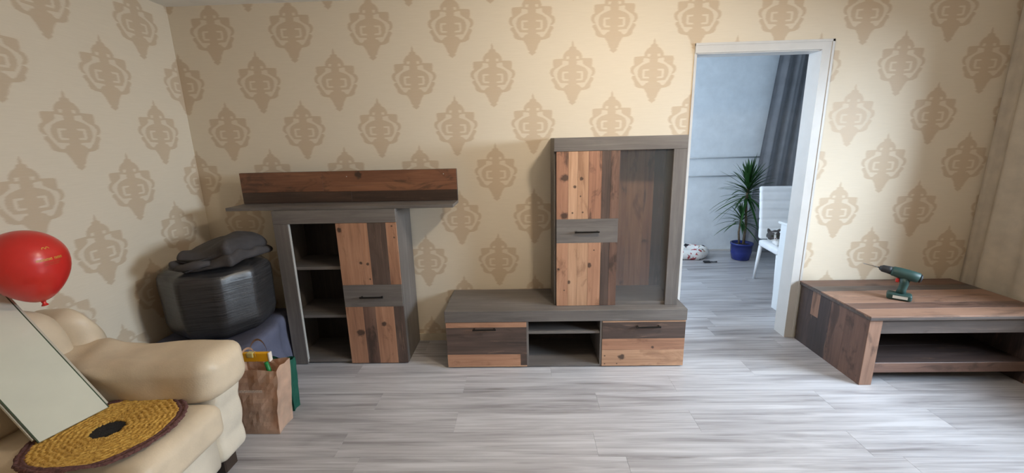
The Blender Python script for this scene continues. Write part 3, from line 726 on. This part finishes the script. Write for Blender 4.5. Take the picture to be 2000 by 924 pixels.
body = blob('body', [
    ((0.0, 0.0, 0.079), (0.060, 0.052, 0.050)),            # skull
    ((-0.032, -0.022, 0.062), (0.028, 0.026, 0.024)), ((0.032, -0.022, 0.062), (0.028, 0.026, 0.024)),   # cheeks
    ((0, -0.046, 0.061), (0.022, 0.018, 0.017)),           # muzzle
    ((-0.040, 0.004, 0.124), (0.017, 0.009, 0.032), yv(-22)), ((0.040, 0.004, 0.124), (0.017, 0.009, 0.032), yv(22)),   # ears
    ((0.035, 0.030, 0.075), (0.055, 0.050, 0.060)),        # neck
    ((0.085, 0.030, 0.075), (0.085, 0.065, 0.074)),        # shoulders
    ((0.17, 0.030, 0.076), (0.10, 0.070, 0.076)), ((0.225, 0.03, 0.068), (0.075, 0.072, 0.068)),        # trunk, haunch
    ((0.02, -0.030, 0.022), (0.030, 0.060, 0.021)), ((0.075, -0.035, 0.022), (0.030, 0.060, 0.021)),    # forelegs
    ((0.012, -0.085, 0.017), (0.022, 0.024, 0.017)), ((0.073, -0.090, 0.017), (0.022, 0.024, 0.017)),   # paws
    ((0.22, -0.04, 0.024), (0.065, 0.026, 0.022)),         # tail curled forward
    ((0.14, -0.060, 0.018), (0.055, 0.016, 0.016)),
], k.m, t, 0.006, 4)
M['eye'] = plain('cat_eye', srgb(60, 66, 40), 0.1); M['nose'] = plain('cat_nose', srgb(120, 80, 78), 0.5)
for sx in (-1, 1):
    soft('eye', sx*0.0235-0.009, sx*0.0235+0.009, -0.053, -0.037, 0.081, 0.094, 0.0062, M['eye'], body, 4)
soft('nose', -0.006, 0.006, -0.068, -0.060, 0.063, 0.071, 0.003, M['nose'], body, 3)

# ------------------------------------------------------------------ sofa
world_space()
sofa = thing('sofa', 'cream leather sofa with a plump rolled arm, along the damask wall', 'sofa', (-1.62, -2.1, 0))
def wr(p, amp=0.006, sc=5.0): return noise.noise(Vector((p.x*sc, p.y*sc, p.z*sc)))*amp
def basefn(p, q): return p
def armfn(p, q):
    p = p.copy(); s = (p.z-0.08)/0.40
    # stitched rolls down the front
    if q.x > 0.6: p.x += 0.012*abs(math.sin(math.pi*(s*2.6+0.25))) - 0.010 - 0.020*(1-s)
    p.y += wr(p, .006); return p
soft('arm_panel', -1.95, -1.165, -1.375, -1.195, 0.075, 0.50, 0.04, M['leather_light'], sofa, 18, armfn)
def rollfn(p, q):
    p = p.copy(); s = (p.x+1.95)/0.80
    # wrinkles near the back, gathered front end
    w = math.exp(-((s-0.22)/0.2)**2)
    p.y += -0.010*math.sin(26*s+6*q.z)*w + wr(p, .012, 7); p.z += 0.008*math.sin(22*s+3*q.y+1)*w + wr(p+Vector((3, 1, 2)), .012, 6)
    p.z += -0.025*math.sin(math.pi*min(1, max(0, s)))*0.5 + 0.02*max(0, 0.35-s)
    f = max(0, s-0.90)/0.10
    p.y += (-1.288-p.y)*0.10*f*f; p.z += (0.52-p.z)*0.05*f*f
    return p
soft('arm_roll', -1.97, -1.130, -1.425, -1.155, 0.415, 0.628, 0.066, M['leather'], sofa, 26, rollfn)
soft('base', -2.06, -1.175, -2.96, -1.38, 0.075, 0.29, 0.035, M['leather_light'], sofa, 10)
def seatfn(p, q):
    p = p.copy()
    if q.z > 0: p.z += 0.018*(1-q.x**4)*(1-q.y**4)-0.008 + wr(p, .004, 6)
    return p
soft('seat_cushion', -1.86, -1.118, -1.785, -1.385, 0.27, 0.432, 0.045, M['leather'], sofa, 20, seatfn)
soft('seat_cushion', -1.86, -1.118, -2.86, -1.80, 0.27, 0.445, 0.055, M['leather'], sofa, 20, seatfn)
def backfn2(p, q):
    p = p.copy(); s = (p.z-0.3)/0.5
    p.x -= 0.10*s; p += Vector((wr(p, .016, 4), wr(p+Vector((5, 0, 0)), .012, 5), wr(p+Vector((0, 5, 0)), .014, 5)))
    if q.x > 0: p.x += 0.03*(1-q.y**2)*(1-q.z**2)
    return p
soft('back_cushion', -2.02, -1.775, -2.05, -1.405, 0.40, 0.80, 0.08, M['leather'], sofa, 18, backfn2)
soft('back_cushion', -2.02, -1.775, -2.90, -2.06, 0.40, 0.80, 0.08, M['leather'], sofa, 18, backfn2)
def wingfn2(p, q):
    p = wingfn(p, q); s = max(0, (p.z-0.45)/0.33); f = max(0, (p.y+1.20)/0.12)
    p.z -= 0.16*f*s; return p
def wingfn(p, q):
    p = p.copy(); s = (p.z-0.3)/0.5
    p.x -= 0.06*s; p.y -= 0.05*max(0, s)**2
    p += Vector((wr(p, .014, 5), wr(p+Vector((5, 0, 0)), .012, 5), wr(p+Vector((0, 5, 0)), .012, 6)))
    return p
soft('back_wing', -2.06, -1.80, -1.425, -1.225, 0.30, 0.845, 0.085, M['leather'], sofa, 18, wingfn)
soft('back_wing', -2.06, -1.79, -1.245, -1.075, 0.30, 0.785, 0.08, M['leather'], sofa, 18, wingfn2)
soft('back_frame', -2.105, -1.95, -2.95, -1.12, 0.075, 0.72, 0.05, M['leather'], sofa, 10)
M['dark_foot'] = plain('dark_wood_foot', srgb(52, 40, 32), 0.5)
for xx, yy in ((-1.26, -1.29), (-1.95, -1.29), (-1.26, -2.85), (-1.95, -2.85)):
    box('foot', xx-0.04, xx+0.04, yy-0.04, yy+0.04, 0.0, 0.078, M['dark_foot'], sofa, 0.006)

# crocheted seat pad
def pad_mat(name, cols, rough=0.95):
    k = NT(name); v = k.objco()
    sp = k.n('ShaderNodeSeparateXYZ'); k.l(v, sp.inputs[0])
    nz = k.noise(v, 90, 5, 0.65, 1.0)
    k.color(k.ramp(nz, [(0.30, cols[0]), (0.5, cols[1]), (0.68, cols[2])])); k.set(Roughness=rough); k.bump(nz, 0.7, 0.006)
    return k.m
M['yarn_y'] = pad_mat('yellow_rag_yarn', (srgb(132, 92, 34), srgb(204, 158, 70), srgb(228, 188, 102)))
M['yarn_b'] = pad_mat('brown_rag_yarn', (srgb(58, 34, 32), srgb(96, 62, 58), srgb(122, 84, 78)))
M['yarn_k'] = pad_mat('black_rag_yarn', (srgb(10, 10, 12), srgb(22, 22, 24), srgb(34, 34, 36)))
pcx, pcy, pz = -1.405, -1.605, 0.4490
t = thing('seat_pad', 'round yellow crocheted seat pad with brown rim and black centre, on the sofa', 'cushion', (pcx, pcy, pz))
rg = random.Random(5)
def yarn_ring(name, r0, r1, mat, jag0, jag1, h, rows, seg=180):
    """concentric crocheted rows with ragged ends"""
    bm = bmesh.new(); nr = rows*6
    j0 = [rg.uniform(-jag0, jag0) for _ in range(seg)]; j1 = [rg.uniform(-jag1, jag1) for _ in range(seg)]
    vs = []
    for i in range(seg):
        a = 2*math.pi*i/seg; rowv = []
        for j in range(nr+1):
            s = j/nr; r = r0+j0[i]*(1-s)+ (r1+j1[i]-r0)*s
            z = h*(0.62+0.38*abs(math.sin(math.pi*rows*s+0.5*math.sin(a*9)))) * (1 if 0 < j < nr else 0.3)
            z += 0.0022*noise.noise(Vector((a*40, s*rows*3, r0*50)))
            x, y = pcx+r*math.cos(a)*1.02, pcy+r*math.sin(a)*0.98
            q = (max(-1, min(1, (x+1.489)/.371)), max(-1, min(1, (y+1.585)/.2)))
            edge = 0.0
            if y < -1.785: edge = 0.016*min(1, (-1.785-y)/0.03)
            if x > -1.17: edge -= 0.9*(x+1.17)**2*6
            rowv.append(bm.verts.new((x, y, pz+z+edge)))
        vs.append(rowv)
    for i in range(seg):
        for j in range(nr):
            bm.faces.new((vs[i][j], vs[(i+1) % seg][j], vs[(i+1) % seg][j+1], vs[i][j+1]))
    return from_bm(name, bm, mat, t, True)
def disc_center():
    bm = bmesh.new(); c = bm.verts.new((pcx, pcy, pz+0.006)); vs = []
    for i in range(60):
        a = 2*math.pi*i/60; r = 0.060+rg.uniform(-.005, .007); vs.append(bm.verts.new((pcx-0.012+r*math.cos(a), pcy+r*math.sin(a), pz+0.006)))
    for i in range(60): bm.faces.new((c, vs[i], vs[(i+1) % 60]))
    return from_bm('centre', bm, M['yarn_k'], t, True)
disc_center()
yarn_ring('yellow_field', 0.052, 0.212, M['yarn_y'], 0.005, 0.006, 0.012, 9)
yarn_ring('rim', 0.206, 0.240, M['yarn_b'], 0.0, 0.003, 0.0115, 2)

# pale glass panel leaning against the sofa back
M['panel_white'] = plain('pale_coated_glass', srgb(206, 206, 190), 0.12, var=0.015)
M['panel_edge'] = plain('green_glass_edge', srgb(66, 80, 62), 0.15, var=0.1)
M['panel_rim'] = plain('pale_panel_rim', srgb(190, 184, 168), 0.35, var=0.03)
BR = Vector((-1.529, -1.478, 0.463)); BL = Vector((-1.584, -1.688, 0.463)); UP = Vector((-0.699, 0.184, 0.69)).normalized()
e1 = (BR-BL); pw = e1.length; e1n = e1.normalized(); nrm = e1n.cross(UP).normalized(); 
UP = nrm.cross(e1n).normalized()
if nrm.x < 0: nrm = -nrm
world_space()
t = thing('glass_panel', 'tall pale glass panel with green edges leaning on the sofa back', 'panel', BL)
Lp = 0.76
def slab(name, u0, u1, v0, v1, d0, d1, mat, parent):
    bm = bmesh.new()
    P = lambda u, v, d: BL+e1n*u+UP*v+nrm*d
    vs = [bm.verts.new(P(u, v, d)) for u in (u0, u1) for v in (v0, v1) for d in (d0, d1)]
    for f in ((0, 1, 3, 2), (4, 6, 7, 5), (0, 4, 5, 1), (2, 3, 7, 6), (0, 2, 6, 4), (1, 5, 7, 3)): bm.faces.new([vs[i] for i in f])
    return from_bm(name, bm, mat, parent)
slab('sheet', 0.004, pw-0.004, 0.0, Lp, 0.0, 0.006, M['panel_white'], t)
slab('edge', 0.0, 0.0037, 0.0, Lp, 0.0, 0.006, M['panel_edge'], t)
slab('edge', pw-0.0037, pw, 0.0, Lp, 0.0, 0.006, M['panel_edge'], t)
slab('backing', -0.004, pw+0.010, 0.02, Lp-0.02, -0.012, -0.0005, M['panel_rim'], t)

# ------------------------------------------------------------------ balloon on the sofa back
M['balloon'] = plain('red_latex', srgb(204, 48, 42), 0.28, var=0.03)
M['print_gold'] = plain('gold_print', srgb(214, 156, 66), 0.5)
M['print_faint'] = plain('faint_gold_print', srgb(188, 84, 52), 0.5)
bc = Vector((-1.860, -1.352, 1.054))
t = thing('balloon', 'red party balloon with small gold print resting on the sofa back', 'balloon', bc)
axis_dn = Vector((0.02, 0.10, -0.98)).normalized()
bx_ = axis_dn.orthogonal().normalized(); by_ = axis_dn.cross(bx_)
prof = []
RB = 0.130
for i in range(25):
    a = math.pi*i/24; z = -math.cos(a); r = math.sin(a)
    r *= 1.0 if z < 0 else (1-0.24*z*z); z *= 1.0 if z < 0 else 1.38
    prof.append((r*RB, z*RB))
bm = bmesh.new(); rings = []
for r, z in prof + [(0.008, 1.38*RB+0.002), (0.006, 1.38*RB+0.010), (0.012, 1.38*RB+0.020)]:
    rings.append([bm.verts.new(bc+axis_dn*z+bx_*(max(r, .0005)*math.cos(2*math.pi*k_/36))+by_*(max(r, .0005)*math.sin(2*math.pi*k_/36))) for k_ in range(36)])
for a, b in zip(rings, rings[1:]):
    for q in range(36): bm.faces.new((a[q], a[(q+1) % 36], b[(q+1) % 36], b[q]))
bm.faces.new(rings[0][::-1]); bm.faces.new(rings[-1])
body = from_bm('skin', bm, M['balloon'], t, True)
toc = (CAM-bc); toc.z = 0; toc.normalize(); rightv = Vector((0, 0, 1)).cross(toc)*1.0
def on_balloon(a, b, lift=0.0008):
    d = (toc*math.cos(a)*math.cos(b)+rightv*math.sin(a)*math.cos(b)+Vector((0, 0, 1))*math.sin(b)).normalized()
    z = d.dot(axis_dn); s = 1.0
    # radius along d on the profile
    lo, hi = 0.05, 0.25
    for _ in range(30):
        mid = (lo+hi)/2; pz_ = z*mid; pr = math.sqrt(max(0, 1-z*z))*mid
        zz = pz_/RB; zz = zz if zz < 0 else zz/1.38
        rr = 0 if abs(zz) >= 1 else math.sqrt(1-zz*zz)*(1.0 if zz < 0 else (1-0.24*zz*zz))*RB
        if pr < rr: lo = mid
        else: hi = mid
    return bc + d*(lo+lift)
def printed(name, quads, mat):
    bm = bmesh.new()
    for q in quads:
        bm.faces.new([bm.verts.new(on_balloon(*p)) for p in q])
    return from_bm(name, bm, mat, body)
def rect(a0, a1, b0, b1): return [(a0, b0), (a1, b0), (a1, b1), (a0, b1)]
A0, B0 = 0.55, 0.44
quads = []
for cx_ in (-0.055, 0.055):       # small double-arch mark
    for i in range(8):
        a, b = math.pi*i/8, math.pi*(i+1)/8
        quads.append([(A0+cx_+0.055*math.cos(a), B0+0.075*math.sin(a)), (A0+cx_+0.036*math.cos(a), B0+0.048*math.sin(a)), (A0+cx_+0.036*math.cos(b), B0+0.048*math.sin(b)), (A0+cx_+0.055*math.cos(b), B0+0.075*math.sin(b))])
printed('printed_mark', quads, M['print_gold'])
def strokes(a0, a1, b0, h, n, skip):
    qs = []; w = (a1-a0)/n
    for i in range(n):
        if i in skip: continue
        x = a0+i*w
        qs.append(rect(x, x+w*.24, b0, b0+h)); qs.append(rect(x+w*.56, x+w*.8, b0, b0+h))
        qs.append(rect(x, x+w*.8, b0+h*(.75 if i % 2 else .35), b0+h*(1.0 if i % 2 else .62)))
    return qs
printed('printed_line', strokes(A0-0.34, A0+0.34, B0-0.36, 0.075, 14, (8,)), M['print_gold'])
printed('printed_line', strokes(A0-0.20, A0+0.24, B0-0.45, 0.030, 18, (5, 11)) + strokes(A0-0.18, A0+0.20, B0-0.51, 0.030, 16, (4, 9)), M['print_faint'])

# ------------------------------------------------------------------ wrapped bundle in the corner
world_space()
k = NT('dark_stretch_film'); v = k.objco()
st = k.noise(k.map(v, (4, 4, 160)), 1.0, 3, 0.6, 0.2)
k.color(k.ramp(st, [(0.35, srgb(38, 36, 36)), (0.65, srgb(62, 60, 60))])); k.set(Roughness=0.30)
k.bump(k.math('ADD', st, k.math('MULTIPLY', k.noise(v, 9, 4), 1.5)), 0.35, 0.004); M['film'] = k.m
M['dark_cloth'] = plain('dark_grey_cloth', srgb(62, 58, 58), 0.8, var=0.1, bump=0.3, bscale=220)
M['blue_cloth'] = plain('blue_grey_cloth', srgb(84, 86, 104), 0.85, var=0.08, bump=0.3, bscale=260)
bcx, bcy = -1.775, -0.455
fc = soft('floor_cushion', -2.10, -1.445, -0.80, -0.14, 0.0, 0.335, 0.06, M['blue_cloth'], None, 22,
     lambda p, q: Vector((p.x, p.y, p.z + (0.03*q.x*max(0, q.z) if q.x > 0 else 0) + 0.010*math.sin(9*p.x+14*p.z+5*p.y)*max(0, q.z))) + Vector((0.010*math.sin(18*p.z+4*p.x) + (0.045*max(0, q.x)*min(1, max(0, (-0.40-p.y)/0.08))), 0.018*math.sin(11*p.x+9*p.z), 0)))
tag(fc, 'blue-grey fabric floor cushion under the film-wrapped bundle', 'cushion')
t = thing('wrapped_bundle', 'bulky bundle wrapped in shiny dark film, in the corner by the sideboard', 'bundle', (bcx, bcy, 0.37))
def octr(a):
    n = 9; b = (a+0.25) % (2*math.pi/n) - math.pi/n
    return (math.cos(math.pi/n)/math.cos(b))*1.0
prof = [(0.16, 0.352), (0.255, 0.356), (0.300, 0.40), (0.318, 0.46), (0.324, 0.58), (0.326, 0.70), (0.322, 0.742), (0.306, 0.766), (0.27, 0.780), (0.20, 0.790), (0.12, 0.794), (0.03, 0.795)]
bm = bmesh.new(); rings = []; sg = 72
for r, z in prof:
    ring = []
    for i in range(sg):
        a = 2*math.pi*i/sg; rr = 0.94*r*(octr(a) if r > 0.2 else 1); rr *= 1+0.018*noise.noise(Vector((math.cos(a)*3, math.sin(a)*3, z*6)))
        ring.append(bm.verts.new((bcx+rr*math.cos(a), bcy+rr*math.sin(a)*0.98, z+0.012*noise.noise(Vector((math.cos(a)*2+5, math.sin(a)*2, r*9))))))
    rings.append(ring)
for a, b in zip(rings, rings[1:]):
    for i in range(sg): bm.faces.new((a[i], a[(i+1) % sg], b[(i+1) % sg], b[i]))
bm.faces.new(rings[0][::-1]); bm.faces.new(rings[-1])
from_bm('film_wrap', bm, M['film'], t, True)
def clothfn(p, q):
    p = p.copy()
    p.z += 0.020*math.sin(13*p.x+6*p.y) * (1 if q.z > 0 else .4) + (0.025*noise.noise(p*6)+0.014*noise.noise(p*17))*(1 if q.z > 0 else .3)
    p.y += 0.020*math.sin(10*p.x+20*p.z); p.x += 0.012*math.sin(15*p.y)
    return p
world_space()
t = thing('folded_cloth', 'dark grey folded cloth lying on top of the film-wrapped bundle', 'cloth', (-1.72, -0.50, 0.800))
def hood(p, q):
    p = clothfn(p, q)
    if q.z > 0: p.z += 0.040*(1-q.x**2)*(1-q.y**2)
    return p
soft('lower_fold', -1.86, -1.50, -0.71, -0.30, 0.808, 0.862, 0.026, M['dark_cloth'], t, 22, clothfn)
soft('upper_fold', -1.83, -1.52, -0.69, -0.31, 0.846, 0.918, 0.035, M['dark_cloth'], t, 22, hood)
tube('rolled_edge', [(-1.86, -0.69, 0.815), (-1.78, -0.72, 0.822), (-1.69, -0.715, 0.838), (-1.62, -0.69, 0.845)], [0.012, 0.02, 0.026, 0.014], M['dark_cloth'], t, 10)

# ------------------------------------------------------------------ paper bag, spirit level, green bag
M['kraft'] = plain('kraft_paper', srgb(230, 196, 170), 0.8, var=0.08, scale=10, bump=0.2, bscale=80)
M['kraft_print'] = plain('white_ink', srgb(214, 202, 188), 0.7, var=0.1)
M['teal'] = plain('teal_fabric', srgb(44, 112, 92), 0.7, var=0.08, bump=0.2, bscale=150)
M['yellow'] = plain('yellow_lacquer', srgb(226, 166, 24), 0.4, var=0.04)
M['vial'] = plain('level_vial', srgb(206, 190, 120), 0.2, var=0.05)
M['green_plastic'] = plain('green_plastic', srgb(20, 120, 60), 0.4, var=0.05)
def bagshell(name, cx, cy, w0, d0, w1, d1, h, mat, parent, crump, seed, lean=(0, 0), jag=0.006):
    bm = bmesh.new(); N, Hn = 12, 16
    per = []
    for side, n in ((0, N), (1, 6), (2, N), (3, 6)):
        for i in range(n): per.append((side, i/n))
    rings = []
    for j in range(Hn+1):
        s = j/Hn; w = w0+(w1-w0)*s; d = d0+(d1-d0)*s; ring = []
        for side, f in per:
            x, y = [(-1+2*f, -1), (1, -1+2*f), (1-2*f, 1), (-1, 1-2*f)][side]
            p = Vector((cx+lean[0]*s+x*w/2, cy+lean[1]*s+y*d/2, 0.001+h*s))
            nz = noise.noise(Vector((p.x*11+seed, p.y*11, p.z*11)))*crump*min(1, s*4+.25)
            nz2 = abs(noise.noise(Vector((p.x*24+seed, p.y*24, p.z*20))))*crump*min(1, s*4)
            if side in (0, 2): p.y += (nz-nz2)*(-1 if side == 0 else 1)
            else: p.x += (nz-nz2)*(1 if side == 1 else -1)
            if side in (1, 3): p.x += -x*0.35*w*0.12*(1-abs(y))      # gusset
            if j == Hn: p.z += jag*math.sin(9*f+side*2+seed)
            ring.append(bm.verts.new(p))
        rings.append(ring)
    n = len(per)
    for a, b in zip(rings, rings[1:]):
        for i in range(n): bm.faces.new((a[i], a[(i+1) % n], b[(i+1) % n], b[i]))
    bm.faces.new(rings[0][::-1])
    bmesh.ops.solidify(bm, geom=bm.faces[:], thickness=0.0012)
    return from_bm(name, bm, mat, parent, False)
gcx, gcy = -1.225, -0.995
t = thing('paper_bag', 'crumpled brown paper carrier bag with white print, beside the sofa arm', 'bag', (gcx, gcy, 0))
bagshell('bag_body', gcx, gcy, 0.200, 0.130, 0.250, 0.125, 0.372, M['kraft'], t, 0.008, 3.0, (0.014, 0.0))
def loop(name, y, dz, mat, parent, tilt):
    bm = bmesh.new(); pts = []
    for i in range(15):
        a = math.pi*i/14; pts.append(Vector((gcx-0.03-0.055*math.cos(a), y+tilt*math.sin(a), 0.345+dz*math.sin(a)**0.8)))
    rows = [(bm.verts.new(p+Vector((0, 0, .006))), bm.verts.new(p-Vector((0, 0, .006)))) for p in pts]
    for a, b in zip(rows, rows[1:]): bm.faces.new((a[0], a[1], b[1], b[0]))
    bmesh.ops.solidify(bm, geom=bm.faces[:], thickness=0.002)
    return from_bm(name, bm, mat, parent, True)
loop('handle', gcy+0.052, 0.135, M['kraft'], t, 0.02); loop('handle', gcy-0.050, 0.125, M['kraft'], t, 0.045)
bm = bmesh.new()
yfr = gcy-0.0765
for i in range(13):
    x = gcx-0.075+i*0.0105
    for a, b, c, d_ in ((0, .0022, 0, .014), (.0056, .0078, 0, .014), (0, .0078, (0.0115 if i % 2 else 0.005), (0.014 if i % 2 else 0.008))):
        bm_box(bm, x+a, x+b, yfr-0.0105, yfr-0.0095, 0.262+c, 0.262+d_)
from_bm('white_print', bm, M['kraft_print'], t)
world_space()
t = thing('spirit_level', 'yellow spirit level laid across the top of the paper bag', 'spirit level', (-1.38, -0.99, 0.392))
bm = bmesh.new(); bm_box(bm, -1.60, -1.160, -1.002, -0.980, 0.392, 0.440, 0.002); from_bm('body', bm, M['yellow'], t)
box('end_cap', -1.1595, -1.150, -1.0035, -0.9785, 0.3915, 0.4415, M['kraft_print'], t, 0.002)
soft('vial', -1.275, -1.235, -1.0045, -0.9775, 0.414, 0.4425, 0.005, M['vial'], t, 4)
t = thing('green_bag', 'flat teal fabric bag standing behind the paper bag', 'bag', (-1.225, -0.845, 0))
bagshell('bag_body', -1.235, -0.84, 0.175, 0.06, 0.155, 0.07, 0.31, M['teal'], t, 0.010, 9.0, (0.02, 0.0))
world_space()
t = thing('screwdriver', 'green-handled tool sticking out of the paper bag', 'tool', (-1.143, -1.03, 0.30))
tube('grip', [(-1.138, -1.03, 0.31), (-1.145, -1.03, 0.36), (-1.156, -1.028, 0.405)], [0.008, 0.011, 0.010], M['green_plastic'], t, 10)
tube('shaft', [(-1.138, -1.03, 0.31), (-1.160, -1.02, 0.18), (-1.18, -1.01, 0.04)], 0.004, M['steel'], t, 8)
world_space()
